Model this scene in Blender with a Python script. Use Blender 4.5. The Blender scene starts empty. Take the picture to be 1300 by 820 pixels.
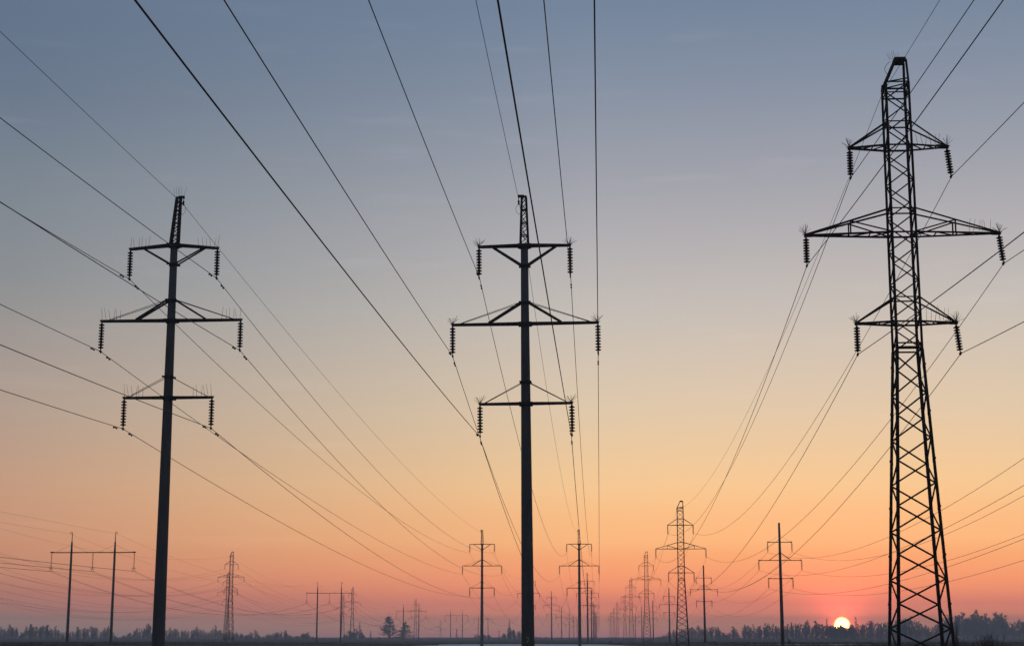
import bpy, math, random
import numpy as np
from mathutils import Vector, Matrix
random.seed(7); np.random.seed(7)
SC = bpy.context.scene; COL = SC.collection
R = math.radians

# ------------------------------------------------------------------ camera
FPX, EYE = 2070.0, 1.5                       # focal length in px of a 1300 px wide frame, eye height
PITCH = math.atan((807.5 - 410) / FPX)
CP, SP = math.cos(PITCH), math.sin(PITCH)
cam = bpy.data.cameras.new("camera"); co = bpy.data.objects.new("camera", cam); COL.objects.link(co)
cam.sensor_width = 36; cam.lens = 36 * FPX / 1300; cam.clip_end = 20000; cam.clip_start = .1
co.location = (0, 0, EYE); co.rotation_euler = (R(90) + PITCH, 0, 0); SC.camera = co

def at(px, py, Y):
    """surveyed point: where the sight line through a photo pixel meets the plane Y"""
    a = (px - 650) / FPX; b = (410 - py) / FPX
    Z = Y * (b * CP + SP) / (CP - b * SP)
    return Vector((a * (Y * CP + Z * SP), Y, Z + EYE))

# ------------------------------------------------------------------ sky, sun, exposure
_b = (410 - 793) / FPX
sd = Vector(((1069 - 650) / FPX, CP - _b * SP, SP + _b * CP)).normalized()
SUN_EL = math.asin(sd.z); SUN_AZ = math.atan2(sd.x, sd.y)
W = bpy.data.worlds.new("World"); SC.world = W; W.use_nodes = True
nt = W.node_tree; nt.nodes.clear(); L = nt.links
def N(t, **k):
    n = nt.nodes.new(t)
    for a, b in k.items(): setattr(n, a, b)
    return n
def M_(op, a, b=None, c=None):
    n = N("ShaderNodeMath", operation=op)
    for i, v in enumerate((a, b, c)):
        if v is None: continue
        if isinstance(v, (int, float)): n.inputs[i].default_value = v
        else: L.new(v, n.inputs[i])
    return n.outputs[0]
def VM(op, a, b):
    n = N("ShaderNodeVectorMath", operation=op)
    for i, v in enumerate((a, b)):
        if isinstance(v, (tuple, list)): n.inputs[i].default_value = v
        else: L.new(v, n.inputs[i])
    return n
def lin(c): return tuple(((v / 255) / 12.92 if v / 255 <= .04045 else ((v / 255 + .055) / 1.055) ** 2.4) for v in c)
# sky brightness by elevation (degrees): towards the sun, 29 degrees round from it, and behind
SKY_NEAR = [(0.05, (2.0648, 0.5702, 0.5250)), (0.35, (2.4821, 0.8224, 0.4028)), (0.75, (2.8350, 0.7233, 0.2837)), (1.1, (1.8496, 0.4573, 0.2200)), (1.65, (1.7537, 0.5151, 0.1886)), (2.75, (1.3810, 0.5709, 0.2042)), (3.2, (1.3016, 0.6475, 0.2513)), (4.05, (1.1658, 0.6439, 0.2761)), (5.2, (1.0179, 0.6813, 0.3445)), (6.5, (0.8508, 0.6446, 0.3939)), (7.85, (0.7310, 0.6147, 0.4473)), (9.5, (0.6254, 0.5664, 0.4742)), (11.25, (0.5205, 0.5148, 0.4913)), (13.7, (0.4044, 0.4186, 0.4534)), (16.4, (0.2843, 0.3258, 0.3966)), (19.2, (0.1896, 0.2532, 0.3533)), (21.8, (0.1357, 0.2064, 0.3154)), (27, (0.1650, 0.2220, 0.3150)), (40, (0.1500, 0.2050, 0.3000)), (88, (0.1500, 0.2150, 0.3150))]
SKY_SIDE = [(0.05, (0.9277, 0.7254, 0.5399)), (0.5, (1.6502, 0.8069, 0.5284)), (0.85, (1.1230, 0.4318, 0.2762)), (1.4, (0.8654, 0.3049, 0.1923)), (2.2, (0.8423, 0.3541, 0.1908)), (3.1, (0.7822, 0.3597, 0.1992)), (3.9, (0.7141, 0.3662, 0.2172)), (4.9, (0.6445, 0.3716, 0.2383)), (6.2, (0.5357, 0.3573, 0.2639)), (7.5, (0.4558, 0.3491, 0.2889)), (9.6, (0.3428, 0.3072, 0.2967)), (11.9, (0.2314, 0.2597, 0.2909)), (15.2, (0.1648, 0.2129, 0.2724)), (18.2, (0.1096, 0.1625, 0.2460)), (20.7, (0.0930, 0.1468, 0.2368)), (26, (0.1250, 0.1720, 0.2580)), (40, (0.1500, 0.2050, 0.3000)), (88, (0.1500, 0.2150, 0.3150))]
SKY_BACK = [(0,(.05,.05,.065)),(6,(.06,.055,.07)),(15,(.055,.06,.085)),(40,(.09,.125,.185)),(88,(.15,.215,.315))]
tc = N("ShaderNodeTexCoord"); D = VM("NORMALIZE", tc.outputs["Generated"], (0, 0, 0)).outputs[0]
sep = N("ShaderNodeSeparateXYZ"); L.new(D, sep.inputs[0])
elev = M_("MULTIPLY", M_("ARCSINE", sep.outputs[2]), 180 / math.pi)
hor = M_("SQRT", M_("ADD", M_("MULTIPLY", sep.outputs[0], sep.outputs[0]), M_("MULTIPLY", sep.outputs[1], sep.outputs[1])))
caz = M_("DIVIDE", M_("ADD", M_("MULTIPLY", sep.outputs[0], math.sin(SUN_AZ)), M_("MULTIPLY", sep.outputs[1], math.cos(SUN_AZ))), M_("MAXIMUM", hor, 1e-4))
daz = M_("MULTIPLY", M_("ARCCOSINE", M_("MINIMUM", M_("MAXIMUM", caz, -1.0), 1.0)), 180 / math.pi)
def ramp(tab):
    n = N("ShaderNodeValToRGB"); cr = n.color_ramp; cr.interpolation = 'LINEAR'
    warp = lambda e: (max(e, 0) / 90) ** .5      # more stops near the horizon
    cr.elements[0].position = warp(tab[0][0]); cr.elements[1].position = warp(tab[-1][0])
    cr.elements[0].color = (*tab[0][1], 1); cr.elements[1].color = (*tab[-1][1], 1)
    for e, c in tab[1:-1]:
        el = cr.elements.new(warp(e)); el.color = (*c, 1)
    L.new(M_("POWER", M_("DIVIDE", M_("MAXIMUM", elev, 0.0), 90.0), .5), n.inputs[0]); return n.outputs[0]
def mixc(f, a, b):
    n = N("ShaderNodeMix", data_type='RGBA'); L.new(f, n.inputs[0]); L.new(a, n.inputs[6]); L.new(b, n.inputs[7]); return n.outputs[2]
def mrange(v, a, b, smooth=False):
    n = N("ShaderNodeMapRange", interpolation_type='SMOOTHSTEP' if smooth else 'LINEAR'); L.new(v, n.inputs[0]); n.inputs[1].default_value = a; n.inputs[2].default_value = b; return n.outputs[0]
sky = mixc(mrange(daz, 8.5, 28.7), ramp(SKY_NEAR), ramp(SKY_SIDE))
sky = mixc(mrange(daz, 32, 105, True), sky, ramp(SKY_BACK))
# thin high cirrus streaks
mp = N("ShaderNodeMapping"); mp.inputs[3].default_value = (5, 5, 38); L.new(D, mp.inputs[0])
ns = N("ShaderNodeTexNoise"); ns.inputs["Scale"].default_value = 2.2; ns.inputs["Detail"].default_value = 4; L.new(mp.outputs[0], ns.inputs[0])
cir = M_("MULTIPLY", mrange(ns.outputs[0], .60, .80), .035)
cl = N("ShaderNodeMix", data_type='RGBA', blend_type='ADD'); L.new(cir, cl.inputs[0]); L.new(sky, cl.inputs[6]); cl.inputs[7].default_value = (.9, .75, .75, 1)
# aureole round the sun and the sun's own disc
ang = M_("MULTIPLY", M_("ARCCOSINE", M_("MINIMUM", VM("DOT_PRODUCT", D, tuple(sd)).outputs[1], 1.0)), 180 / math.pi)
AUR = (6.0, .5, .3, 1); DISC = (62, 25, 7, 1)
au = N("ShaderNodeMix", data_type='RGBA', blend_type='ADD'); L.new(M_("MULTIPLY", M_("EXPONENT", M_("MULTIPLY", ang, -1.6)), 1.0), au.inputs[0]); L.new(cl.outputs[2], au.inputs[6]); au.inputs[7].default_value = AUR
di = N("ShaderNodeMix", data_type='RGBA', blend_type='ADD'); L.new(M_("SUBTRACT", 1.0, mrange(ang, .16, .30, True)), di.inputs[0]); a2 = N("ShaderNodeMix", data_type='RGBA', blend_type='ADD'); L.new(M_("EXPONENT", M_("MULTIPLY", ang, -5.0)), a2.inputs[0]); L.new(au.outputs[2], a2.inputs[6]); a2.inputs[7].default_value = (12, 1.7, .5, 1)
L.new(a2.outputs[2], di.inputs[6]); di.inputs[7].default_value = DISC
bgc = N("ShaderNodeBackground"); L.new(di.outputs[2], bgc.inputs[0]); bgc.inputs[1].default_value = 1.0
nish = N("ShaderNodeTexSky", sky_type='NISHITA', sun_disc=False, sun_elevation=SUN_EL, sun_rotation=SUN_AZ, air_density=1.6, dust_density=3.0)
bgn = N("ShaderNodeBackground"); L.new(nish.outputs[0], bgn.inputs[0]); bgn.inputs[1].default_value = .05
add = N("ShaderNodeAddShader"); L.new(bgc.outputs[0], add.inputs[0]); L.new(bgn.outputs[0], add.inputs[1])
wo = N("ShaderNodeOutputWorld"); L.new(add.outputs[0], wo.inputs[0])
sl = bpy.data.lights.new("sun", 'SUN'); sl.energy = .5; sl.angle = R(.53); sl.color = (1, .42, .2)
so = bpy.data.objects.new("sun", sl); COL.objects.link(so); so.location = (60, 0, 80)
so.rotation_euler = (-sd).to_track_quat('-Z', 'Y').to_euler()
SC.view_settings.view_transform = 'Standard'; SC.view_settings.look = 'None'; SC.view_settings.exposure = 0; SC.view_settings.gamma = 1
SC.cycles.volume_bounces = 2; SC.cycles.max_bounces = 6; SC.cycles.use_denoising = True
try: W.cycles.sampling_method = 'MANUAL'; W.cycles.sample_map_resolution = 1024
except Exception: pass

# ------------------------------------------------------------------ materials
def mat(name, base, rough=.8, noise=0, scale=3., c2=None, bump=0, spec=.3, stretch=(1, 1, 1)):
    m = bpy.data.materials.new(name); m.use_nodes = True; t = m.node_tree; b = t.nodes["Principled BSDF"]
    b.inputs["Base Color"].default_value = (*base, 1); b.inputs["Roughness"].default_value = rough
    b.inputs["Specular IOR Level"].default_value = spec
    if c2 or bump:
        g = t.nodes.new("ShaderNodeTexCoord"); mpn = t.nodes.new("ShaderNodeMapping"); t.links.new(g.outputs["Object"], mpn.inputs[0]); mpn.inputs[3].default_value = stretch
        n = t.nodes.new("ShaderNodeTexNoise"); n.inputs["Scale"].default_value = scale; n.inputs["Detail"].default_value = 6; t.links.new(mpn.outputs[0], n.inputs[0])
        if c2:
            r = t.nodes.new("ShaderNodeValToRGB"); r.color_ramp.elements[0].position = .35; r.color_ramp.elements[1].position = .68
            r.color_ramp.elements[0].color = (*base, 1); r.color_ramp.elements[1].color = (*c2, 1); t.links.new(n.outputs[0], r.inputs[0]); t.links.new(r.outputs[0], b.inputs["Base Color"])
        if bump:
            bm = t.nodes.new("ShaderNodeBump"); bm.inputs["Strength"].default_value = bump; bm.inputs["Distance"].default_value = .05; t.links.new(n.outputs[0], bm.inputs["Height"]); t.links.new(bm.outputs[0], b.inputs["Normal"])
    return m
CONC = mat("concrete", (.11, .11, .11), .9, c2=(.16, .155, .15), scale=1.6, bump=.15, spec=.2, stretch=(2, 2, .35))
STEEL = mat("weathered_steel", (.05, .05, .053), .75, c2=(.065, .055, .05), scale=2.5, spec=.2)
RUST = mat("rusty_steel", (.045, .03, .025), .85, c2=(.06, .045, .04), scale=4, spec=.15)
GLAZE = mat("brown_porcelain", (.03, .022, .02), .35, spec=.3)
WIRE = mat("weathered_aluminium", (.06, .06, .06), .7, spec=.2)
PAINT = mat("pale_paint", (.55, .55, .53), .8, c2=(.3, .3, .3), scale=9)
BARK = mat("bark", (.045, .04, .036), .95, spec=.1)
TWIG = mat("bare_twigs", (.05, .045, .042), .95, c2=(.065, .055, .05), scale=.5, spec=.1)
SHRUBM = mat("reddish_twigs", (.085, .05, .045), .95, spec=.1)
NEEDLE = mat("dark_needles", (.025, .035, .025), .9, spec=.1)
GRASSM = mat("dry_grass", (.095, .08, .05), .95, c2=(.06, .055, .04), scale=.3, spec=.1)
GROUND = mat("field_soil", (.05, .045, .04), .95, c2=(.095, .085, .06), scale=.12, bump=.6, spec=.1)
SNOW = mat("old_snow", (.82, .84, .86), .75, c2=(.66, .68, .70), scale=.25, bump=.3, spec=.2)

# ------------------------------------------------------------------ mesh helpers
class MB:
    def __init__(s): s.v = []; s.f = []
    def add(s, vs, fs):
        o = len(s.v); s.v += [tuple(v) for v in vs]; s.f += [tuple(i + o for i in f) for f in fs]; return s
    def prism(s, p, q, prof, up=(0, 0, 1), prof2=None):
        p, q = Vector(p), Vector(q); d = (q - p).normalized(); u = Vector(up)
        if abs(d.dot(u)) > .97: u = Vector((0, 1, 0))
        x = d.cross(u).normalized(); y = x.cross(d); n = len(prof); prof2 = prof2 or prof
        vs = [p + x * a + y * b for a, b in prof] + [q + x * a + y * b for a, b in prof2]
        return s.add(vs, [(i, (i + 1) % n, n + (i + 1) % n, n + i) for i in range(n)] + [tuple(range(n))[::-1], tuple(range(n, 2 * n))])
    def beam(s, p, q, w, h=None, up=(0, 0, 1)):
        h = h or w; return s.prism(p, q, [(-w/2, -h/2), (w/2, -h/2), (w/2, h/2), (-w/2, h/2)], up)
    def angle(s, p, q, w, t=None, sx=1, sy=1, up=(0, 0, 1)):
        t = t or w * .16; pr = [(0, 0), (w, 0), (w, t), (t, t), (t, w), (0, w)]
        pr = [((a - w * .3) * sx, (b - w * .3) * sy) for a, b in pr]
        if sx * sy < 0: pr = pr[::-1]
        return s.prism(p, q, pr, up)
    def rod(s, p, q, r, r2=None, n=6):
        c = [(math.cos(2*math.pi*i/n), math.sin(2*math.pi*i/n)) for i in range(n)]
        r2 = r if r2 is None else r2
        return s.prism(p, q, [(a*r, b*r) for a, b in c], prof2=[(a*r2, b*r2) for a, b in c])
    def lathe(s, prof, n=16, o=(0, 0, 0)):
        vs = []; 
        for r, z in prof: vs += [(o[0] + r*math.cos(2*math.pi*i/n), o[1] + r*math.sin(2*math.pi*i/n), o[2] + z) for i in range(n)]
        fs = [(k*n+i, k*n+(i+1) % n, (k+1)*n+(i+1) % n, (k+1)*n+i) for k in range(len(prof)-1) for i in range(n)]
        fs += [tuple(range(n))[::-1], tuple(range((len(prof)-1)*n, len(prof)*n))]
        return s.add(vs, fs)
    def mesh(s, name, m, smooth=False):
        me = bpy.data.meshes.new(name); me.from_pydata(s.v, [], s.f); me.materials.append(m)
        if smooth: me.polygons.foreach_set("use_smooth", [True] * len(me.polygons))
        me.update(); return me
def ob(name, me, parent=None, loc=(0, 0, 0), rot=(0, 0, 0)):
    o = bpy.data.objects.new(name, me); COL.objects.link(o); o.location = loc; o.rotation_euler = rot
    if parent is not None: o.parent = parent
    return o
def build(mb, name, m, parent=None, smooth=False, **k): return ob(name, mb.mesh(name, m, smooth), parent, **k)
def tag(o, label, cat, group=None):
    o["label"] = label; o["category"] = cat
    if group: o["group"] = group
    return o
def structure(o): o["kind"] = "structure"; return o
def copy_tree(o, parent=None):
    c = o.copy(); COL.objects.link(c)
    for k in ("label", "category", "group"):
        if k in c and parent is None: del c[k]
    if parent is not None: c.parent = parent
    for ch in o.children: copy_tree(ch, c)
    return c

# ------------------------------------------------------------------ ground
def sstep(a, b, x):
    t = np.clip((np.asarray(x, float) - a) / (b - a), 0, 1); return t * t * (3 - 2 * t)
_Y = [-400, 150, 215, 262, 310, 350, 392, 430, 520, 700, 1000, 1500, 6000]
_Zc = [0, 0, -.7, -2.4, -2.6, -2.0, -.30, -.42, -.9, -1.0, -.8, -1.0, -1.0]
_Zo = [0, 0, 0, 0, 0, 0, 0, -.1, -.4, -.8, -.7, -1.0, -1.0]
def gz(X, Y):
    X = np.asarray(X, float); Y = np.asarray(Y, float)
    w = sstep(-70, -38, X) * (1 - sstep(34, 42, X)); w = np.where(Y > 420, sstep(-160, -60, X) * (1 - sstep(80, 200, X)), w)
    z = np.interp(Y, _Y, _Zc) * w + np.interp(Y, _Y, _Zo) * (1 - w)
    return z + .05 * np.sin(X * .13 + Y * .05) + .04 * np.sin(Y * .11 - X * .07)
xs = np.unique(np.concatenate([np.linspace(-3200, -160, 22), np.arange(-160, 161, 4.), np.linspace(160, 3200, 22)]))
ys = np.unique(np.concatenate([np.linspace(-380, 100, 20), np.arange(100, 560, 5.), np.linspace(560, 1500, 40), np.linspace(1500, 5200, 20)]))
GX, GY = np.meshgrid(xs, ys); GZ = gz(GX, GY); nx, ny = len(xs), len(ys)
me = bpy.data.meshes.new("field"); me.from_pydata(list(zip(GX.ravel(), GY.ravel(), GZ.ravel())), [], [(j*nx+i, j*nx+i+1, (j+1)*nx+i+1, (j+1)*nx+i) for j in range(ny-1) for i in range(nx-1)])
me.materials.append(GROUND); me.polygons.foreach_set("use_smooth", [True]*len(me.polygons)); structure(ob("field", me))
# old snow lying in the hollow between the lines
def snow(name, x0, x1, y0, y1, seed):
    rs = np.random.RandomState(seed); a = np.linspace(y0, y1, 40); mb = MB(); n = 24; rows = []
    k = rs.rand(6) * 6
    for y in a:
        t = (y - y0) / (y1 - y0); e = (1 - (2*t - 1) ** 4)
        l = x0 + (1 - e) * (x1 - x0) * .25 + 1.2 * math.sin(y*.4+k[0]) + .8 * math.sin(y*.9+k[1]); r = x1 - (1 - e) * (x1 - x0) * .25 + 1.2 * math.sin(y*.33+k[2]) + .8 * math.sin(y*1.1+k[3])
        rows.append([(X, y, float(gz(X, y)) + .02) for X in np.linspace(l, r, n)])
    mb.add([v for r_ in rows for v in r_], [(j*n+i, j*n+i+1, (j+1)*n+i+1, (j+1)*n+i) for j in range(39) for i in range(n-1)])
    return structure(build(mb, name, SNOW, smooth=True))
snow("snow", -30, 36, 258, 395, 3)
snow("snow", 47, 68, 318, 326, 5)

# ------------------------------------------------------------------ pylon kit
DISC_LO = [(.02, .0), (.125, .012), (.128, .03), (.05, .075), (.035, .12), (.02, .13)]
disc_me = MB().lathe([(.03, 0), (.10, -.014), (.145, .0), (.152, .02), (.115, .048), (.058, .066), (.05, .115), (.03, .128)], 14).mesh("insulator_disc", GLAZE, True)
def clamp_mb(z=0):
    b = MB(); b.prism((0, -.17, z - .03), (0, .17, z - .03), [(-.03, -.035), (.03, -.035), (.035, .04), (-.035, .04)])
    b.beam((0, -.05, z - .0), (0, -.05, z + .11), .02); b.beam((0, .05, z), (0, .05, z + .11), .02); b.beam((0, -.06, z + .11), (0, .06, z + .11), .05)
    b.rod((0, -.06, z - .10), (0, .06, z - .10), .022); return b
clamp_me = clamp_mb().mesh("suspension_clamp", RUST)
def string_mb(n, pitch, length):
    b = MB(); b.rod((0, 0, 0), (0, 0, -.1), .018); b.rod((0, 0, -.06), (0, 0, -length + .08), .022); return b
def string_near(parent, loc, n=9, pitch=.148, swing=0., ln=1.5):
    s = build(string_mb(n, pitch, ln), "insulator_string", RUST, parent, loc=loc, rot=(0, swing, 0))
    for k in range(n): ob("insulator_disc", disc_me, s, loc=(0, 0, -.16 - k * pitch))
    ob("suspension_clamp", clamp_me, s, loc=(0, 0, -ln)); return ln
def string_far_mesh(n=9, pitch=.148, ln=1.5):
    b = string_mb(n, pitch, ln)
    for k in range(n): b.lathe([(.05, 0), (.15, .0), (.15, .025), (.06, .08)], 7, (0, 0, -.16 - k * pitch))
    b.beam((0, -.17, -ln), (0, .17, -ln), .06); return b.mesh("insulator_string", GLAZE)
STR_FAR = string_far_mesh()
def spikes(kind, side, seed):
    rs = random.Random(seed); b = MB()
    if kind == "row":
        for k in range(6):
            x = side * -.19 * k + rs.uniform(-.03, .03); h = rs.uniform(.52, .72)
            b.rod((x, rs.uniform(-.06, .06), .03), (x + rs.uniform(-.1, .1), rs.uniform(-.12, .12), h), .010, .006, 5)
    else:
        for k in range(13):
            a = rs.uniform(-1.25, 1.25); y = rs.uniform(-.25, .25); ln = rs.uniform(.26, .44)
            b.rod((0, 0, .03), (math.sin(a) * ln, y, .05 + math.cos(a) * ln), .0085, .006, 5)
    b.beam((-.14, 0, .02), (.14, 0, .02), .03); return b

def arm_mb(half, droop, g=.2, w=.11):
    b = MB()
    for sx in (-1, 1):
        for sy in (-1, 1):
            b.beam((sx * .05, sy * g, 0), (sx * half, sy * .07, -droop), w * .7, w)
        b.beam((sx * (half - .32), 0, -droop + .01), (sx * (half + .06), 0, -droop + .005), .22, .10)
        b.beam((sx * half, 0, -droop - .03), (sx * half, 0, -droop - .1), .05)
    for t in (.35, .65):
        for sx in (-1, 1): b.beam((sx * half * t, -.2, -droop * t), (sx * half * t, .2, -droop * t), .05)
    return b
# ---- tapered concrete pole carrying six phases, lattice steel tip on top
CZ = (12.85, 16.88, 20.9); CH = (2.28, 3.64, 2.30); CSTR = 1.5
def concrete_pylon(detail, spike=None, hook=1, top_droop=.05, tip_lean=0.):
    root = ob("concrete_pylon", None)
    pr = lambda z: .325 - .0068 * z
    b = MB(); b.lathe([(pr(-2), -2.0), (pr(0), 0), (pr(7), 7), (pr(14), 14), (pr(20.98), 20.98), (.14, 21.0)], 28 if detail else 12)
    build(b, "pole", CONC, root, True)
    # steel tip
    b = MB(); z0, z1, w0, w1 = 20.75, 23.42, .185, .092
    for sx in (-1, 1):
        for sy in (-1, 1): b.angle((sx*w0, sy*w0, z0), (sx*w1, sy*w1, z1), .105, sx=-sx, sy=sy)
    nz = 8
    for k in range(nz):
        za, zb = z0 + (z1-z0)*k/nz, z0 + (z1-z0)*(k+1)/nz; wa, wb = w0 + (w1-w0)*k/nz, w0 + (w1-w0)*(k+1)/nz
        s = 1 if k % 2 else -1
        for q in (-1, 1):
            b.beam((-s*q*wa, q*wa, za), (s*q*wb, q*wb, zb), .06, .03); b.beam((q*wa, -s*q*wa, za), (q*wb, s*q*wb, zb), .06, .03)
            if k % 2 == 0: b.beam((-wa, q*wa, za), (wa, q*wa, za), .05)
    b.beam((-.14, 0, z1 + .03), (.14, 0, z1 + .03), .26, .07); b.beam((0, 0, z1 + .06), (hook * .30, 0, z1 + .06), .16, .12)
    skew = lambda m_: setattr(m_, "v", [(x + tip_lean * max(z - z0, 0), y, z) for x, y, z in m_.v])
    skew(b); tip = build(b, "steel_tip", STEEL, root)
    h = MB(); hx = hook * .27
    h.rod((hx, 0, z1), (hx, 0, z1 - .22), .02); h.lathe([(.03, 0), (.055, .03), (.055, .1), (.03, .13)], 8, (hx, 0, z1 - .28)); h.beam((hx, -.14, z1 - .32), (hx, .14, z1 - .32), .06, .08)
    skew(h); build(h, "earth_wire_hook", RUST, tip)
    if detail:
        h = MB(); pts = [(hx + hook * (.02 + .13 * math.sin(math.pi * t)), 0, z1 - .34 - .55 * t) for t in np.linspace(0, 1, 8)] + [(hx - hook * .12 * t, 0, z1 - .89 + .1 * t) for t in (.5, 1)]
        for p, q in zip(pts[:-1], pts[1:]): h.rod(p, q, .009, n=5)
        skew(h); build(h, "earth_lead", WIRE, tip)
        h = MB(); rs = random.Random(3)
        for k in range(6): x = -.25 + .1 * k; h.rod((x, 0, z1 + .08), (x + rs.uniform(-.12, .12), rs.uniform(-.1, .1), z1 + (.62 if spike == "row" else .2)), .007, .005, 5)
        skew(h)
        if spike == "row": build(h, "bird_spikes", RUST, tip)
    for i, (z, half) in enumerate(zip(CZ, CH)):
        droop = top_droop if i == 2 else 0
        a = build(arm_mb(half, droop, .22), "crossarm", STEEL, root, loc=(0, 0, z)); rp = pr(z)
        for sx in (-1, 1):
            if i == 2:                                            # struts propping the top arm from below
                for sy in (-1, 1): build(MB().angle((sx * rp * .8, sy * .2, -1.05), (sx * half * .7, sy * .12, -.05 - droop * .7), .085), "strut", STEEL, a)
            if i == 1:
                for sy in (-1, 1): build(MB().angle((sx * rp * .8, sy * .2, 1.07), (sx * half * .5, sy * .15, .04), .085), "strut", STEEL, a)
            if i < 2:
                for sy in (-1, 1): build(MB().rod((sx * rp * .8, sy * .16, 1.10 if i else 1.04), (sx * half * .9, sy * .08, .05), .016, n=5), "tie_rod", STEEL, a)
            if detail: build(spikes(spike, sx, i * 2 + sx), "bird_spikes", RUST, a, loc=(sx * (half - .02), 0, -droop + .04))
            loc = (sx * half, 0, z - droop - .06)
            if detail: string_near(root, loc)
            else: ob("insulator_string", STR_FAR, root, loc=loc)
        zs = z - 1.05 if i == 2 else z + 1.07
        c = MB(); c.lathe([(pr(zs) + .012, -.06), (pr(zs) + .03, -.055), (pr(zs) + .03, .055), (pr(zs) + .012, .06)], 20)
        c.beam((-.3, -.25, 0), (.3, -.25, 0), .05, .09); c.beam((-.3, .25, 0), (.3, .25, 0), .05, .09); build(c, "collar", STEEL, root, loc=(0, 0, zs))
        c = MB()
        for sy in (-1, 1): c.beam((-.34, sy * (pr(z) + .06), 0), (.34, sy * (pr(z) + .06), 0), .06, .16)
        for sx in (-1, 1): c.beam((sx * .3, -pr(z) - .09, 0), (sx * .3, pr(z) + .09, 0), .05, .12)
        build(c, "collar", STEEL, root, loc=(0, 0, z - .02))
    cl = [(s * CH[i], CZ[i] - (top_droop if i == 2 else 0) - .06 - CSTR - .03) for i in range(3) for s in (-1, 1)] + [(hook * .27 + tip_lean * (23.08 - 20.75), 23.08)]
    return root, cl
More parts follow.
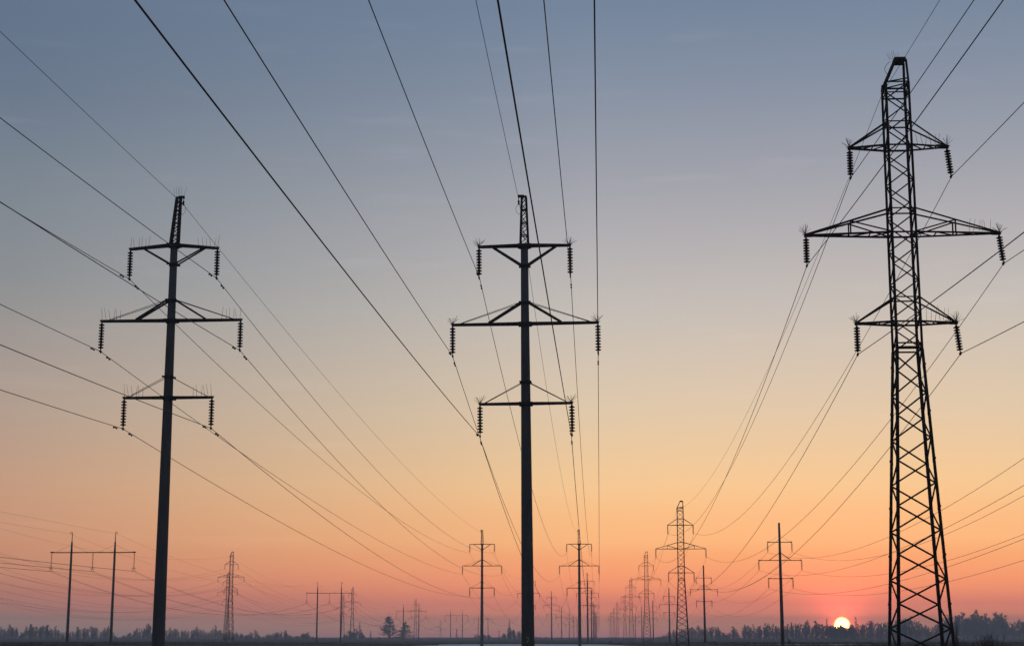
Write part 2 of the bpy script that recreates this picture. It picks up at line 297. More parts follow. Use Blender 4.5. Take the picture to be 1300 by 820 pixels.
# ---- square lattice steel tower
TZ = (15.33, 19.44, 23.54); TH = (2.21, 4.34, 2.21); TSTR = 1.3
def ta(z): return 1.19 - .655 * z / 14.1 if z < 14.1 else .535 - (z - 14.1) * .0026
def lattice_tower(detail):
    root = ob("lattice_tower", None); zt, zp = 26.55, 27.72
    for sx in (-1, 1):
        for sy in (-1, 1):
            b = MB(); top = zt if sx < 0 else zp
            f = lambda z: (sx * ta(z), sy * ta(z), z)
            b.angle(f(-1.), f(14.1), .135, sx=-sx, sy=sy, up=(0, 1, 0)); b.angle(f(14.1), f(zt), .11, sx=-sx, sy=sy, up=(0, 1, 0))
            if sx > 0: b.angle(f(zt), (.47, sy * .3, zp), .10, sx=-sx, sy=sy, up=(0, 1, 0))
            else: b.beam(f(zt), (.02, sy * .22, zp), .10)
            if detail:
                z = .8 if sx * sy < 0 else 1.85
                while z < 14:                       # pointed gusset plates where the braces meet the leg
                    x_ = sx * ta(z); y_ = sy * (ta(z) - .03); pl = [(x_ - sx*.04, z - .2), (x_ + sx*.12, z - .03), (x_ + sx*.12, z + .03), (x_ - sx*.04, z + .2)]
                    b.add([(p_[0], y_ + q_, p_[1]) for q_ in (-.015, .015) for p_ in pl], [(0, 1, 2, 3), (7, 6, 5, 4), (0, 4, 5, 1), (1, 5, 6, 2), (2, 6, 7, 3), (3, 7, 4, 0)]); z += 2.1
            build(b, "leg", RUST, root)
    # bracing: one zigzag on each face, opposite faces out of step
    low = [7.1 + 1.05 * k for k in range(-7, 0)] + [7.1 + k for k in range(8)]; upp = [14.1 + .7765 * k for k in range(17)]
    for face in range(4):
        b = MB()
        def P(s, z):
            a = ta(z)
            return [(s*a, -a, z), (a, s*a, z), (-s*a, a, z), (-a, -s*a, z)][face]
        for lv, w in ((low, .075), (upp, .06)):
            for k in range(len(lv) - 1):
                s_ = -1 if (k + (face % 2)) % 2 else 1
                b.angle(P(s_, lv[k]), P(-s_, lv[k + 1]), w, up=(0, 1, .3))
        for z in (14.1, 14.35): b.angle(P(-1, z), P(1, z), .07)
        for z in TZ: b.angle(P(-1, z), P(1, z), .08); b.angle(P(-1, z + 1.12), P(1, z + 1.12), .06)
        b.angle(P(-1, zt), P(1, zt), .07); b.angle(P(-1, zt - .5), P(1, zt - .5), .06)
        if face == 0 or face == 2: b.beam(P(-1, zt) if face == 0 else P(1, zt), (.47, P(1, zt)[1] * .8, zt + .2), .05)
        build(b, "bracing", RUST, root)
    pk = MB(); pk.beam((-.03, 0, zp + .03), (.49, 0, zp + .03), .62, .13); pk.beam((-.02, -.25, zp - .08), (.46, -.25, zp - .08), .07); pk.beam((-.02, .25, zp - .08), (.46, .25, zp - .08), .07)
    peak = build(pk, "peak_plate", RUST, root)
    h = MB(); hx = -ta(zt) - .08; h.beam((hx, 0, zt), (hx, 0, zt - .28), .1, .14); h.beam((hx, -.2, zt - .32), (hx, .2, zt - .32), .09, .12); h.beam((hx + .1, -.5, zt), (hx + .1, .5, zt), .08)
    build(h, "earth_wire_hook", RUST, peak)
    if detail:
        h = MB(); pts = [(-.2 - .25 * math.sin(math.pi * t), 0, zp - .02 - .75 * t) for t in np.linspace(0, 1, 9)]
        for p, q in zip(pts[:-1], pts[1:]): h.rod(p, q, .011, n=5)
        build(h, "earth_lead", WIRE, peak)
        h = MB(); rs = random.Random(4)
        for k in range(6): h.rod((-.2 + .08*k, 0, zp + .08), (-.34 + .11*k, rs.uniform(-.1, .1), zp + rs.uniform(.35, .62)), .008, .005, 5)
        build(h, "bird_spikes", RUST, peak)
    for i, (z, half) in enumerate(zip(TZ, TH)):
        a = ta(z); a2 = ta(z + 1.12); arms = {}
        for sx in (-1, 1):
            b = MB()
            for sy in (-1, 1):
                b.angle((sx*a, sy*a, 0), (sx*half, sy*.05, 0), .085); b.angle((sx*a2, sy*a2, 1.12), (sx*half, sy*.05, .04), .075)
            b.beam((sx*(half-.3), 0, .015), (sx*(half+.08), 0, .005), .2, .12)
            b.beam((sx*half, 0, 0), (sx*half, 0, -.1), .05)
            ts = (.25, .5, .75) if i == 1 else (.4, .7)
            for t, u in zip((0,) + ts, ts):
                f = lambda t_, sy: (sx*(a + (half-a)*t_), sy*(a + (.05-a)*t_), 0)
                b.beam(f(t, -1), f(u, 1), .045); b.beam(f(u, -1), f(u, 1), .04)
            if i == 1:
                for sy in (-1, 1):
                    xm = a + (half - a) * .48; ym = a + (.05 - a) * .48; zm = 1.12 + (.04 - 1.12) * .48
                    b.beam((sx*xm, sy*ym, 0), (sx*xm, sy*ym, zm), .06); b.beam((sx*a, sy*a, .04), (sx*xm, sy*ym, zm), .055)
            arms[sx] = build(b, "crossarm", RUST, root, loc=(0, 0, z))
        for sx in (-1, 1):
            if detail:
                build(spikes("fan", sx, 20 + i * 2 + sx), "bird_spikes", RUST, arms[sx], loc=(sx * (half + .02), 0, .05))
                if sx > 0: build(spikes("row", sx, 30 + i), "bird_spikes", RUST, arms[sx], loc=(sx * (half - .35), 0, .1))
                string_near(root, (sx * half, 0, z - .06), 9, .126, swing=(-.10 if sx > 0 else .0), ln=1.3)
            else: ob("insulator_string", STR_FAR, root, loc=(sx * half, 0, z - .06))
    for sx in (-1, 1):
        for sy in (-1, 1): build(MB().beam((sx*1.2, sy*1.2, -2), (sx*1.2, sy*1.2, .12), .5), "footing", CONC, root)
    cl = [(s * TH[i] + (.15 if s > 0 else 0), TZ[i] - .06 - TSTR - .03) for i in range(3) for s in (-1, 1)] + [(-ta(26.5) - .08, 26.2)]
    return root, cl
# ---- shorter concrete pole without a steel tip
RZ = (10.55, 13.42, 16.3); RH = (1.93, 3.4, 1.93)
def plain_pylon():
    root = ob("concrete_pylon", None); pr = lambda z: .31 - .0075 * z
    build(MB().lathe([(pr(-2), -2), (pr(10), 10), (pr(19.4), 19.4)], 14), "pole", CONC, root, True)
    for i, (z, half) in enumerate(zip(RZ, RH)):
        a = build(arm_mb(half, 0, .2, .10), "crossarm", STEEL, root, loc=(0, 0, z))
        for sx in (-1, 1):
            if i == 1:
                for sy in (-1, 1): build(MB().angle((sx*.15, sy*.18, 1.15), (sx*half*.5, sy*.12, .03), .09), "strut", STEEL, a)
            else: build(MB().rod((sx*.15, 0, .95), (sx*half*.9, 0, .04), .014, n=5), "tie_rod", STEEL, a)
            build(MB().beam((sx*(half-.3), 0, .07), (sx*(half+.02), 0, .07), .2, .1), "bird_guard", STEEL, a)
            ob("insulator_string", STR_FAR, root, loc=(sx*half, 0, z - .06))
    return root, [(s * RH[i], RZ[i] - .06 - CSTR - .02) for i in range(3) for s in (-1, 1)]
# ---- twin-pole portal of the bigger line
PZ, PH, PS = 19.85, 9.5, 4.9
def portal():
    root = ob("portal_pylon", None)
    for sx in (-1, 1):
        p = build(MB().lathe([(.36, -2), (.34, 0), (.27, 12), (.235, 19.9), (.17, 22.2)], 14), "pole", CONC, root, True, loc=(sx * PS, 0, 0))
        t = MB(); t.rod((0, 0, 22.1), (0, 0, 24.35), .10, .075, 6); t.beam((-.02, 0, 24.3), (-.42 if sx < 0 else .42, 0, 24.3), .1); t.rod((-.4 if sx < 0 else .4, 0, 24.3), (-.4 if sx < 0 else .4, 0, 23.95), .05); build(t, "steel_tip", STEEL, p)
    b = MB(); b.beam((-PH, -.28, 0), (PH, -.28, 0), .11, .18); b.beam((-PH, .28, 0), (PH, .28, 0), .11, .18)
    k = -PH
    while k < PH: b.beam((k, -.28, 0), (min(k + .95, PH), .28, 0), .07); k += .95
    for sx in (-1, 1): b.beam((sx*(PH-.55), 0, .06), (sx*(PH+.1), 0, .06), .5, .26)
    a = build(b, "crossarm", STEEL, root, loc=(0, 0, PZ))
    for sx in (-1, 1):
        for q in (-1, 1):
            x1 = sx * PS + q * 3.6
            build(MB().rod((sx*PS, 0, 1.7), (x1, 0, .1), .022, n=5), "tie_rod", STEEL, a)
    for x in (-PH + .15, 0, PH - .15):
        s = MB(); s.rod((0, 0, 0), (0, 0, -3.5), .03)
        for k in range(19): s.lathe([(.04, 0), (.135, 0), (.135, .02), (.05, .07)], 7, (0, 0, -.55 - k * .15))
        s.lathe([(.06, 0), (.16, .05), (.16, .12), (.06, .2)], 8, (0, 0, -.45))
        so_ = build(s, "insulator_string", GLAZE, root, loc=(x, 0, PZ - .1))
        y = MB(); y.beam((-.45, 0, -3.5), (.45, 0, -3.5), .07, .08); y.rod((-.5, 0, -3.3), (.5, 0, -3.3), .03)
        for q in (-1, 1): y.rod((0, 0, -3.35), (q * .3, 0, -4.0), .035); y.beam((q*.3, -.25, -4.03), (q*.3, .25, -4.03), .08)
        build(y, "yoke", RUST, so_)
    return root, [(x + q * .3, PZ - .1 - 4.06) for x in (-PH + .15, 0, PH - .15) for q in (-1, 1)] + [(-PS - .4, 23.92), (PS + .4, 23.92)]

# ------------------------------------------------------------------ standing the lines up
class Pyl:
    def __init__(s, loc, rot, sc, cl): s.loc = Vector(loc); s.rot = rot; s.sc = sc; s.cl = cl
    def clamp(s, i):
        x, z = s.cl[i]; x *= s.sc; return Vector((s.loc.x + x * math.cos(s.rot), s.loc.y + x * math.sin(s.rot), s.loc.z + z * s.sc))
def place(root, X, Y, z, rot, sc, lean=(0, 0)):
    root.location = (X, Y, z); root.rotation_euler = (lean[1], lean[0], rot); root.scale = (sc, sc, sc)
ORD = ["first", "second", "third", "fourth", "fifth", "sixth", "seventh", "eighth", "ninth", "tenth"]
ROT = -math.atan(.0537)
def stand(rows, protos, zmid, labels, cat, group, rot=ROT, fit=True):
    out = []
    for k, (px, py, Y) in enumerate(rows):
        p = at(px, py, Y); g = float(gz(p.x, Y)); sc = (p.z - g) / zmid; z = g
        if not .93 < sc < 1.08: sc = min(max(sc, .93), 1.08); z = p.z - sc * zmid
        pr = protos[min(k, len(protos) - 1)]
        root = pr[0] if not pr[2] else copy_tree(pr[0]); pr[2] = True
        place(root, p.x, Y, z, rot, sc); tag(root, labels[k], cat, group); out.append(Pyl((p.x, Y, z), rot, sc, pr[1]))
    return out
def before(p, span, slope=.0537): return Pyl(p.loc - Vector((slope * span, span, 0)), p.rot, p.sc, p.cl)

far_c = [*concrete_pylon(False, None, -1), False]
far_t = [*lattice_tower(False), False]
l1 = [*concrete_pylon(True, "row", 1, .2, .055), False]; c1 = [*concrete_pylon(True, "fan", -1, .03), False]; t1 = [*lattice_tower(True), False]
lab = lambda who, n: ["%s concrete pole, counting away from the viewer, in the %s's row" % (ORD[k], who) for k in range(1, n)]
LN = stand([(217.3, 407, 83), (612, 718, 305), (671, 752.8, 513), (700.2, 768.2, 750), (713, 783.2, 975), (722.6, 785.6, 1197), (728.3, 789, 1420), (732.5, 791.5, 1640)], [l1, far_c], CZ[1],
    ["tall concrete power pole with rows of long upright bird spikes on its crossarms"] + lab("long-spiked pole", 8), "power pole", "concrete poles of the line with long bird spikes")
CN = stand([(666.6, 411, 80), (735.3, 718, 302), (745.8, 752.5, 520), (750.8, 768.3, 745), (753.2, 777.5, 970), (755, 783.5, 1190), (756.2, 787.5, 1410), (757.2, 790.5, 1630)], [c1, far_c], CZ[1],
    ["thick concrete power pole with fan-shaped bird spikes and a painted mark near the ground"] + lab("fan-spiked pole", 8), "power pole", "concrete poles of the line with fan spikes")
TN = stand([(1145.2, 298, 71.6), (864.3, 696.6, 266), (820.5, 735.6, 460), (801, 757.6, 684), (793.2, 773.7, 880), (783.6, 778.8, 1090), (779.2, 784, 1290), (775, 787.5, 1500)], [t1, far_t], TZ[1],
    ["tall lattice steel tower close by, towering beside the setting sun"] + ["%s lattice tower, counted away from the viewer, in the row behind the closest steel tower" % ORD[k] for k in range(1, 8)], "pylon", "lattice towers of the steel line", rot=-math.atan(.051))
rp_ = [*plain_pylon(), False]
RN = stand([(990.4, 711, 262), (893.7, 748, 430), (849.5, 766.9, 640), (829, 777.5, 860), (814.7, 782.6, 1070), (806.5, 788, 1300)], [rp_], RZ[1],
    ["bare-topped concrete pole without steel tip, standing nearest the setting sun", "bare-topped concrete pole beside the foot of the second lattice tower, on its sun side", "bare-topped concrete pole half hidden just behind the second lattice tower, away from the sun"] +
    ["%s bare-topped concrete pole, counted away from the viewer, beyond the second lattice tower" % ORD[k] for k in range(3, 6)], "power pole", "bare-topped concrete poles", rot=-math.atan(.045))
pp = [*portal(), False]
PN = stand([(118.2, 701, 366), (418.3, 752.5, 690), (522, 775.3, 965), (579.6, 781, 1265), (613.4, 785.5, 1580)], [pp], PZ,
    ["large twin-pole portal with three long insulator strings, closest of its line", "twin-pole portal overlapped by a pale lattice tower beside its outer pole", "twin-pole portal rising behind two bushy bare trees",
     "small hazy twin-pole portal between the bushy bare trees and the second spiked pole's row", "faint twin-pole portal straddling the second pole of the long-spiked row"], "pylon", "twin-pole portals across the field")
ta_ = far_t
def big(rows, labels, group):
    out = []
    for (px, py, Y, sc), lb in zip(rows, labels):
        p = at(px, py, Y); r = copy_tree(ta_[0]); z = p.z - sc * TZ[1]
        place(r, p.x, Y, z, -math.atan(.045), sc); tag(r, lb, "pylon", group); out.append(Pyl((p.x, Y, z), -math.atan(.045), sc, ta_[1]))
    return out
AN = big([(293.5, 732.4, 815, 1.5), (447.6, 764.6, 1333, 1.5), (527.6, 775, 1764, 1.5), (559.4, 795.5, 2500, 1.25)],
    ["taller lattice tower of the pair standing alone above the far trees", "hazy lattice tower rising from a clump of trees beside the second twin-pole portal", "faint lattice tower crossing the third twin-pole portal", "very faint small lattice tower beside the fourth twin-pole portal"], "hazy lattice towers of the distant lines")
BN = big([(289, 751.3, 1088, 1.5), (435.6, 771, 1571, 1.5)], ["shorter lattice tower overlapping the taller one above the far trees", "faint lattice tower hidden behind the outer pole of the second portal"], "hazy lattice towers of the distant lines")
# the long-spiked pole has slightly closer arms and stands a little higher
LN[0].sc = 1.0; LN[0].loc.z = at(217.3, 407, 83).z - 1.0 * CZ[1]; l1[0].scale = (1.0,) * 3; l1[0].location = LN[0].loc
# painted number low on the thick pole
b = MB(); rr = .325 * CN[0].sc
def onpole(u, z, d=.006):
    r = (.325 - .0068 * (z / CN[0].sc)) + d; a = -math.pi / 2 + u / r; return (r * math.cos(a), r * math.sin(a), z)
def stroke(u0, z0, u1, z1, w, n=4):
    vs = []
    for k in range(n + 1):
        t = k / n; u = u0 + (u1 - u0) * t; z = z0 + (z1 - z0) * t
        if abs(z1 - z0) < .01: q = [(u, z - w/2), (u, z + w/2)]
        else: q = [(u - w/2, z), (u + w/2, z)]
        vs += [onpole(*x) for x in q] + [onpole(*x, d=-.004) for x in q]
    fs = []
    for k in range(n):
        o = 4 * k; fs += [(o, o+1, o+5, o+4), (o+2, o+6, o+7, o+3), (o, o+4, o+6, o+2), (o+1, o+3, o+7, o+5)]
    b.add(vs, fs)
stroke(-.085, 1.48, .065, 1.48, .05); stroke(.045, 1.452, -.015, 1.22, .05)
build(b, "painted_number", PAINT, c1[0])
# leans
c1[0].rotation_euler.y = -.0075; c1[0].location.x += .0075 * CZ[1]; CN[0].loc.x = c1[0].location.x - .0075 * CZ[1]

# ------------------------------------------------------------------ wires
def tube(pts, r, n=6):
    P = np.array([tuple(p) for p in pts]); T = np.gradient(P, axis=0); T /= np.linalg.norm(T, axis=1)[:, None]
    S = np.cross(T, (0, 0, 1.)); S /= np.linalg.norm(S, axis=1)[:, None]; U = np.cross(S, T); b = MB(); k = len(P)
    an = np.linspace(0, 2*math.pi, n, endpoint=False)
    V = (P[:, None] + r * (np.cos(an)[None, :, None] * S[:, None] + np.sin(an)[None, :, None] * U[:, None])).reshape(-1, 3)
    b.v = [tuple(v) for v in V]; b.f = [(j*n+i, j*n+(i+1) % n, (j+1)*n+(i+1) % n, (j+1)*n+i) for j in range(k-1) for i in range(n)]
    return b
def span(p, q, sag, m):
    t = np.linspace(0, 1, m)[:, None]; a, c = np.array(p), np.array(q); P = a + (c - a) * t; P[:, 2] -= 4 * sag * (t * (1 - t))[:, 0]; return P
dm = MB(); dm.rod((0, -.24, -.07), (0, .24, -.07), .011, n=5); dm.beam((0, 0, .0), (0, 0, -.08), .05, .04)
for s_ in (-1, 1): dm.lathe([(.02, 0), (.045, .02), (.045, .1), (.03, .12)], 8); dm.v[-32:] = [(x, s_ * (.17 + z), y - .075) for x, y, z in dm.v[-32:]]
damper_me = dm.mesh("vibration_damper", RUST)
def wire(pyl, i, sags, r, label, cat, group, damp=None, seg=40):
    P = []
    for k in range(len(pyl) - 1):
        sg = sags[min(k, len(sags) - 1)]; sg = sg[i] if isinstance(sg, (list, tuple)) else sg
        S = span(pyl[k].clamp(i), pyl[k + 1].clamp(i), sg, seg if k < 3 else 16); P.append(S if k == 0 else S[1:])
    P = np.vstack(P); o = build(tube(P, r), "conductor" if cat == "power line" else "shield_wire", WIRE, smooth=True); tag(o, label, cat, group)
    if damp is not None:
        j = int(np.argmin(np.abs(P[:, 1] - damp))); c = P[j]
        for s_, dd in ((-1, 1.35), (1, 1.35)):
            e = P[j + s_] - c; e = e / np.linalg.norm(e); q = c + e * dd
            d = ob("vibration_damper", damper_me, o, loc=tuple(q)); d.rotation_euler = (math.asin(e[2] * s_), 0, -math.atan2(e[0] * s_, e[1] * s_))
    return o
WHERE = ["lower", "lower", "middle", "middle", "top", "top"]
def string_line(pyl, prev, sags, r, who, group, damp=None, shield=True, left="on the side away from sunset", right="on the sunset side"):
    full = ([prev] if prev else []) + pyl
    for i in range(6):
        wire(full, i, sags, r, "wire under the %s crossarms of the %s, %s" % (WHERE[i], who, right if i % 2 else left), "power line", group, damp)
    if shield: wire(full, 6, [s if isinstance(s, (list, tuple)) else s * .8 for s in sags], r * .7, "thin earth wire running along the tips of the %s" % who, "earth wire", group)
string_line(LN, before(LN[0], 222), [[2.0, 2.05, 1.75, 2.45, 2.8, 2.85, 1.4], [2.1, 3.0, 2.0, 3.8, 2.8, 3.7, 2.0], 5, 5], .016, "long-spiked poles", "wires of the long-spiked poles", damp=83)
string_line(CN, before(CN[0], 222), [[2.12, 1.2, 2.12, 2.3, 2.25, 2.1, 2.1], 5.0, 5, 5], .016, "fan-spiked poles", "wires of the fan-spiked poles", damp=80)
string_line(TN, before(TN[0], 198, .0513), [3.1, 5.2, 5, 5], .016, "near lattice towers", "wires of the near lattice towers", left="on the sunset side", right="on the side away from sunset")
string_line(RN, before(RN[0], 175, .045), [[2.6, 2.8, 3.2, 3.4, 4.0, 4.4], 3.2, 3.5], .016, "bare-topped concrete poles", "wires of the bare-topped poles", shield=False)
P0 = [before(PN[0], 320)] + PN
for i in range(6):
    wire(P0, i, [1.0, 7, 7], .022, "%s wire of the pair under the %s insulators of the twin-pole portals" % (("sunward", "other")[1 - i % 2], ("outer, sun-averted", "middle", "outer, sunward")[i // 2]), "power line", "twin wires of the portals")
for i in (6, 7): wire(P0, i, [.6, 5.5], .014, "thin earth wire on the %s tips of the twin-pole portals" % ("sun-averted", "sunward")[i - 6], "earth wire", "twin wires of the portals")
A0 = [before(AN[0], 470, .035)] + AN; B0 = [before(BN[0], 480, .058)] + BN
for nm, ln in (("distant hazy lattice towers, nearer row", A0), ("distant hazy lattice towers, farther row", B0)):
    for i in range(6): wire(ln, i, [12, 11, 10], .03, "wire on the %s crossarms, %s, of the %s" % (WHERE[i], ("sun-averted side", "sunward side")[i % 2], nm), "power line", "wires of the distant towers")
    wire(ln, 6, [9], .02, "thin earth wire on the peaks of the %s" % nm, "earth wire", "wires of the distant towers")

# ------------------------------------------------------------------ trees
def bare_tree(seed, spread=.34, rise=.2, n1=15, twigs=1.0, tw=.0034, up=(.9, 1.9), taper=(1.05, .75)):
    """unit-high leafless tree: trunk and limbs in one mesh, fine twigs in another"""
    rs = random.Random(seed); t = MB(); c = MB()
    H = .92; bend = [Vector((0, 0, 0))]
    for k in range(1, 7): bend.append(Vector((bend[-1].x + rs.uniform(-.02, .02), bend[-1].y + rs.uniform(-.02, .02), H * k / 6)))
    for k in range(6): t.rod(bend[k], bend[k+1], .024 * (1 - k/6.3), .024 * (1 - (k+1)/6.3), 6)
    def axis(z):
        u = min(max(z / H * 6, 0), 5.999); i = int(u); return bend[i].lerp(bend[i+1], u - i)
    def twig(p, d, ln, w):
        q = p + d * ln; s = d.cross(Vector((rs.uniform(-1, 1), rs.uniform(-1, 1), rs.uniform(-1, 1)))).normalized() * w
        c.add([p - s, p + s, q], [(0, 1, 2)])
    for k in range(n1):
        z = rise + (H - rise) * (k + rs.random()) / n1; p = axis(z); a = rs.uniform(0, 2*math.pi)
        f = (z - rise) / (H - rise); ln = spread * (taper[0] - taper[1] * f) * rs.uniform(.7, 1.15)
        d = Vector((math.cos(a), math.sin(a), rs.uniform(*up))).normalized(); q = p + d * ln
        t.rod(p, q, .009 * (1.1 - f*.6), .003, 4)
        for j in range(8):
            u = rs.uniform(.25, 1); pp_ = p.lerp(q, u); dd = (d + Vector((rs.uniform(-1, 1), rs.uniform(-1, 1), rs.uniform(0, 1.2))) * .7).normalized(); l2 = ln * rs.uniform(.25, .5)
            qq = pp_ + dd * l2; c.rod(pp_, qq, .0035, .0015, 3)
            for m in range(int(9 * twigs)):
                p3 = pp_.lerp(qq, rs.uniform(.2, 1)); d3 = (dd + Vector((rs.uniform(-1, 1), rs.uniform(-1, 1), rs.uniform(-.1, 1.3))) * .8).normalized(); twig(p3, d3, rs.uniform(.05, .12), tw)
    return t, c
def spruce(seed):
    rs = random.Random(seed); t = MB().rod((0, 0, 0), (0, 0, 1), .018, .002, 6); c = MB()
    for k in range(26):
        z = .08 + .9 * k / 26; rad = .17 * (1 - z) ** .8 * rs.uniform(.55, 1.15) + .012
        for j in range(4):
            a = rs.uniform(0, 2*math.pi); ln = rad * rs.uniform(.7, 1.15); d = Vector((math.cos(a), math.sin(a), rs.uniform(-.35, .1))); s = Vector((-d.y, d.x, 0)) * .02; p = Vector((0, 0, z)); q = p + d * ln
            c.add([p, p.lerp(q, .6) + s, q, p.lerp(q, .6) - s, p.lerp(q, .6) - Vector((0, 0, .03))], [(0, 1, 2), (0, 2, 3), (0, 1, 4), (1, 2, 4)])
    return t, c
def merged(pair, m, name="bare_tree"):
    t, c = pair; b = MB(); b.add(t.v, t.f); b.add(c.v, c.f); return b.mesh(name, m)
PROTO = [merged(bare_tree(s, sp, ri), TWIG) for s, sp, ri in ((1, .34, .12), (2, .28, .10), (3, .40, .12), (4, .25, .08), (5, .32, .15), (6, .42, .08), (8, .22, .08))]
SPR = [merged(spruce(s), NEEDLE, "spruce") for s in (1, 2)]
# tops of the far tree line in the photograph
PROF = [(0,796),(5,798),(12,794),(20,797),(28,803),(33,796),(38,793),(46,796),(54,795),(60,794),(65,799),(70,795),(74,800),(80,803),(92,801),(98,796),(108,798),(115,796),(122,797),(128,802),(133,797),(137,795),(142,800),(149,810),(156,806),(165,803),(174,798),(183,798),(188,793),(192,804),(215,797),(225,799),(235,800),(245,800),(250,796),(257,800),(264,803),(273,794),(280,800),(290,801),(300,802),(306,804),(312,806),(318,803),(324,800),(331,808),(340,805),(350,803),(362,800),(367,806),(376,807),(384,804),(390,803),(397,808),(410,809),(425,810),(437,806),(445,800),(452,798),(459,800),(464,809),(480,808),(530,811),(600,809),(605,805),(620,805),(630,809),(640,804),(645,798),(652,799),(660,801),(685,808),(693,808),(705,811),(760,810),(800,811),(835,808),(843,806),(849,802),(856,800),(866,799),(878,797),(887,795),(895,797),(905,796),(912,796),(918,803),(924,804),(930,796),(935,799),(940,809),(945,794),(950,795),(957,793),(965,795),(972,792),(982,793),(990,797),(1000,793),(1006,791),(1015,793),(1025,789),(1031,797),(1037,790),(1045,793),(1051,794),(1056,795),(1060,797.5),(1064,796.8),(1069,794.6),(1073,797.5),(1077,797.5),(1082,794.5),(1090,793),(1097,793),(1106,789),(1115,791),(1125,791),(1140,786),(1150,787),(1157,784),(1165,790),(1175,794),(1184,797),(1195,788),(1207,781),(1215,782),(1225,778),(1231,787),(1236,780),(1243,775),(1248,781),(1254,778),(1259,790),(1266,778),(1273,780),(1279,790),(1286,792),(1295,786),(1306,784),(1320,788)]
SECT = [(0, 88, "bare hazy tree in the far row between frame edge and the large portal", "trees beyond the large portal's outer side"),
 (88, 150, "bare hazy tree in the far row seen between the large portal's two poles", "trees between the portal's poles"),
 (150, 200, "bare hazy tree in the far row between the large portal and long-spiked pole", "trees between portal and spiked pole"),
 (200, 272, "bare hazy tree in the far row between the long-spiked pole and the paired towers", "trees before the paired lattice towers"),
 (272, 400, "bare hazy tree in the far row between the paired towers and second portal", "trees between paired towers and second portal"),
 (400, 480, "bare hazy tree in the clump about the second twin-pole portal's feet", "trees about the second portal"),
 (480, 662, "low bare tree or bush scattered along the far snow edge", "trees along the far snow edge"),
 (662, 835, "low bush in the dark strip at the feet of the converging pylon rows", "bushes under the pylon rows"),
 (835, 940, "bare hazy tree in the wood behind the second lattice tower", "trees behind the second lattice tower"),
 (940, 1057, "bare hazy tree in the wood behind the nearest bare-topped pole", "trees behind the nearest bare-topped pole"),
 (1057, 1085, "low hazy tree cutting across the setting sun's lower edge", "trees under the sun"),
 (1085, 1130, "bare hazy tree in the wood between the sun and close lattice tower", "trees between sun and lattice tower"),
 (1130, 1203, "bare hazy tree in the wood seen through the close lattice tower's legs", "trees behind the lattice tower's legs"),
 (1203, 1330, "tall bare tree in the grey wood beyond the close lattice tower", "trees beyond the close lattice tower")]
px_, py_ = zip(*PROF)
def top_at(x): return float(np.interp(x, px_, py_))
def sect(x):
    for a, b_, l_, g_ in SECT:
        if a <= x < b_: return l_, g_
    return SECT[-1][2:] if x >= 1203 else SECT[0][2:]
rs = random.Random(11)
def put_tree(x, top, Y, me_, label, group, cat="tree", wide=1.0, name="bare_tree"):
    g = at(x, 812, Y); g.z = float(gz(g.x, Y)) - .1; h = (at(x, top, Y).z - g.z) * (1.06 if x < 1200 else .99)
    o = ob(name, me_, None, tuple(g), (0, 0, rs.uniform(0, 6.28))); o.scale = (h * wide, h * wide, h); return tag(o, label, cat, group)
DENSE = [merged(bare_tree(s_, .45, .0, 18, 1.1, .013), TWIG) for s_ in (41, 42)]
peaks = [p for p in PROF if 0 <= p[0] <= 1310]
xs_ = sorted([p[0] for p in peaks] + [x + rs.uniform(-1, 1) for x in np.arange(3, 1310, 12)])
for x in xs_:
    if x < 1200: Y = rs.uniform(1350, 1750)
    else: Y = rs.uniform(1650, 1950)
    tp = top_at(x) + (0 if x in px_ else rs.uniform(0, 3.5))
    if 1056 <= x <= 1084: Y = rs.uniform(1400, 1500)
    hpx = 812 - tp; wide = 1.0 if hpx > 9 else (1.9 if hpx > 4 else 3.5)
    l_, g_ = sect(x); low = g_.startswith("bushes")
    put_tree(x, tp, Y, (DENSE[rs.randrange(2)] if 1054 < x < 1084 else PROTO[rs.randrange(len(PROTO))]), l_, g_, "bush" if low else "tree", wide * rs.uniform(.9, 1.25), "bush" if low else "bare_tree")
for x, tp, lb in ((456.5, 789, "thin dark spruce spire at the edge of the clump by the second portal"), (470.3, 799, "small lone spruce between the second portal's clump and the bushy trees"), (646.5, 786.5, "dark pointed spruce beside the thick fan-spiked pole"),
    (1050.5, 784.5, "slim spruce just before the setting sun on its dark side, beside the low gap"), (1087.5, 782.5, "slim spruce spire closest past the sun, towards the lattice tower"), (579.8, 796, "small spruce beside the fourth twin-pole portal"), (932, 794.5, "broad spruce standing alone in the gap behind the bare-topped pole"), (363, 799.5, "rounded spruce between the paired towers and the second portal")):
    put_tree(x, tp, 1900, SPR[int(x) % 2], lb, None, "tree", 1.0, "spruce")
for k, x in enumerate(np.arange(1056, 1084, 2.1)):      # close-set low trees that cut off the sun's lower edge
    put_tree(float(x), top_at(x) + rs.uniform(1.4, 3.6), 1500 + 40 * (k % 4), DENSE[k % 2], *SECT[10][2:], "tree", 1.5)
# two bushy trees in front of the third portal, with trunk and crown
for x, tp, sd_, w, lb in ((494, 781, 21, 1.15, "taller of the two bushy bare trees in front of the third portal"), (513.5, 789, 23, 1.35, "shorter, rounder of the two bushy bare trees in front of the third portal")):
    t, c = bare_tree(sd_, .44, .0, 84, .9, .0024, (-.15, .7), (1.0, .92)); Y = 1750; g = at(x, 812, Y); g.z = float(gz(g.x, Y)) - .1; h = at(x, tp, Y).z - g.z
    r = ob("bare_tree", None, None, tuple(g)); r.scale = (h * w, h * w, h); tag(r, lb, "tree"); build(t, "trunk", BARK, r); build(c, "crown", TWIG, r)
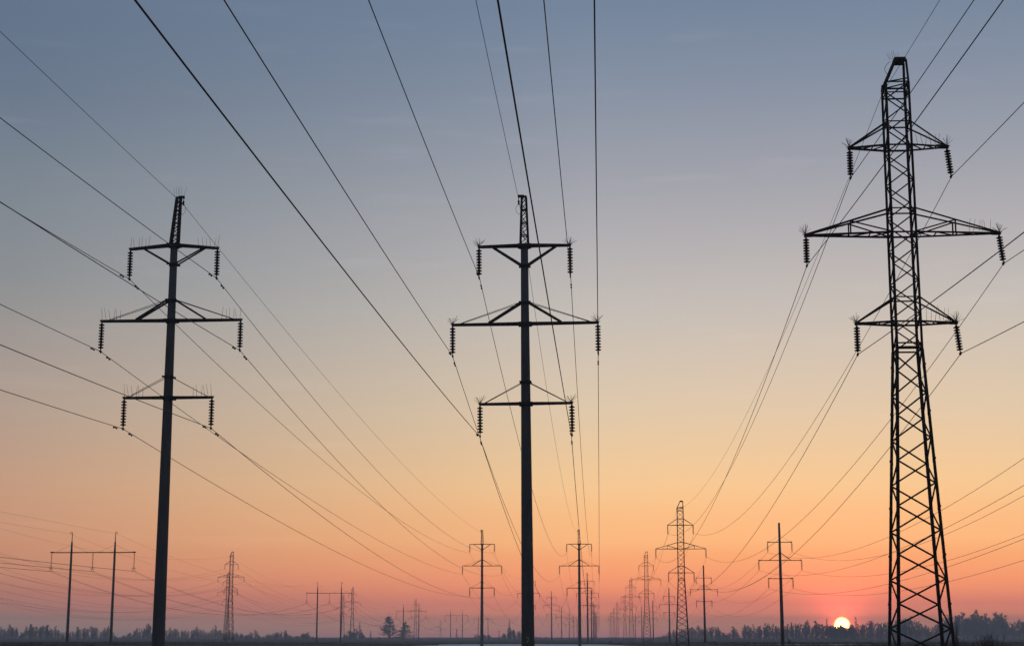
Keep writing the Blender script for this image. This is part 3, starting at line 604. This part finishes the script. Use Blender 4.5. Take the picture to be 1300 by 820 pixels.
# the wood behind, read as one mass
b = MB(); pr_ = [bare_tree(s, .34, .0, 12, .6, .0075) for s in (31, 32, 33, 34)]
for x in np.arange(-14, 1316, 2.6):
    tp = top_at(x); hp = (812 - tp)
    for q in range(3):
        xx = x + rs.uniform(-3, 3); Y = rs.uniform(1600, 2000) if xx < 1200 else rs.uniform(1900, 2200)
        t2 = 812.2 - (812.2 - top_at(xx)) * rs.uniform(.7, 1.04); g = at(xx, 812, Y); gzv = float(gz(g.x, Y)) - .1; h = at(xx, t2, Y).z - gzv; h = max(h, 1.2); h = h * .42 if q == 2 else h
        t, c = pr_[rs.randrange(4)]; a = rs.uniform(0, 6.28); ca, sa = math.cos(a), math.sin(a); w = h * (rs.uniform(.8, 1.3) if q < 2 else 2.6) if hp > 9 else h * 2.6
        for m_ in (t, c): b.add([(g.x + w*(v[0]*ca - v[1]*sa), Y + w*(v[0]*sa + v[1]*ca), gzv + h*v[2]) for v in m_.v], m_.f)
o = build(b, "far_wood", TWIG); o["kind"] = "stuff"; o["label"] = "hazy leafless wood along the horizon"
# ------------------------------------------------------------------ scrub, grass and shrubs
b = MB(); rs = random.Random(5)
for k in range(15000):
    Y = 150 + 560 * rs.random() ** 1.3; X = rs.uniform(-.37, .37) * Y
    if -24 < X < 30 and 255 < Y < 396: continue
    z = float(gz(X, Y)); hh = rs.uniform(.12, .42) * (1.5 if rs.random() < .08 else 1)
    for q in range(4):
        x = X + rs.uniform(-.35, .35); y = Y + rs.uniform(-.35, .35); dx = rs.uniform(-.12, .12); w = rs.uniform(.02, .05)
        b.add([(x - w, y, z - .02), (x + w, y, z - .02), (x + dx, y + rs.uniform(-.1, .1), z + hh * rs.uniform(.6, 1))], [(0, 1, 2)])
o = build(b, "dry_grass", GRASSM); o["kind"] = "stuff"; o["label"] = "dry winter grass over the dark field"
def shrub_mb(seed, n=26):
    r_ = random.Random(seed); b = MB()
    for k in range(n):
        a = r_.uniform(0, 6.28); sp = r_.uniform(.05, .42); p = Vector((r_.uniform(-.06, .06), r_.uniform(-.06, .06), 0)); q = Vector((math.cos(a)*sp, math.sin(a)*sp, r_.uniform(.55, 1)))
        b.rod(p, q, .009, .003, 4)
        for j in range(7):
            u = r_.uniform(.35, .95); s = p.lerp(q, u); e = s + Vector((r_.uniform(-1, 1), r_.uniform(-1, 1), r_.uniform(.3, 1.6))).normalized() * r_.uniform(.1, .25); b.rod(s, e, .004, .0015, 3)
    return b
SHR = [shrub_mb(s).mesh("bare_shrub", SHRUBM) for s in (1, 2, 3)]
for k, (x, tp, Y, lb) in enumerate(((1206.5, 809, 70.6, "low reddish shrub at the foot of the close lattice tower's outer leg"), (1213, 785, 96, "single-stemmed thin sapling just past the close lattice tower"), (1248, 803, 95, "fan-shaped reddish shrub below the wood's dip"), (1262, 801, 100, "taller reddish shrub farther past the close lattice tower"), (1229, 811, 92, "stubby reddish shrub between the sapling and the fan-shaped shrub"),
        (1001.6, 809, 300, "small dark shrub on the field beside the nearest bare-topped pole"), (775, 812, 400, "dark tussock at the edge of the snow under the pylon rows"))):
    p = at(x, tp, Y); g = float(gz(p.x, Y)); h = p.z - g; o = ob("bare_shrub", SHR[k % 3], None, (p.x, Y, g - .03), (0, 0, k * 1.3)); w = .25 if k == 1 else 1.1
    o.scale = (h * w, h * w, h); tag(o, lb, "shrub")
# small service pole out in the haze
b = at(633.6, 812, 1000); gg = float(gz(b.x, 1000)); r = ob("utility_pole", None, None, (b.x, 1000, gg)); h = at(633.6, 800, 1000).z - gg
build(MB().rod((0, 0, -.5), (0, 0, h), .2, .14, 8), "pole", CONC, r); build(MB().beam((-.9, 0, h - .4), (.9, 0, h - .4), .15), "crossarm", STEEL, r)
tag(r, "tiny lone service pole between the second spiked-row pole and thick fan-spiked pole", "utility pole")

# ------------------------------------------------------------------ evening haze
hz = MB(); x0, x1, y0, y1, z0, z1 = -3300, 3300, -450, 5300, -4.2, 60
hz.add([(x0,y0,z0),(x1,y0,z0),(x1,y1,z0),(x0,y1,z0),(x0,y0,z1),(x1,y0,z1),(x1,y1,z1),(x0,y1,z1)], [(3,2,1,0),(4,5,6,7),(0,1,5,4),(1,2,6,5),(2,3,7,6),(3,0,4,7)])
hm = bpy.data.materials.new("haze_air"); hm.use_nodes = True; ht = hm.node_tree; ht.nodes.clear()
pv = ht.nodes.new("ShaderNodeVolumePrincipled"); pv.inputs["Color"].default_value = (.80, .90, 1.0, 1); pv.inputs["Density"].default_value = .00042; pv.inputs["Anisotropy"].default_value = .2
ou = ht.nodes.new("ShaderNodeOutputMaterial"); ht.links.new(pv.outputs[0], ou.inputs["Volume"])
o = build(hz, "haze", hm); o["kind"] = "stuff"; o["label"] = "thin evening haze over the field"; o.display_type = 'WIRE'
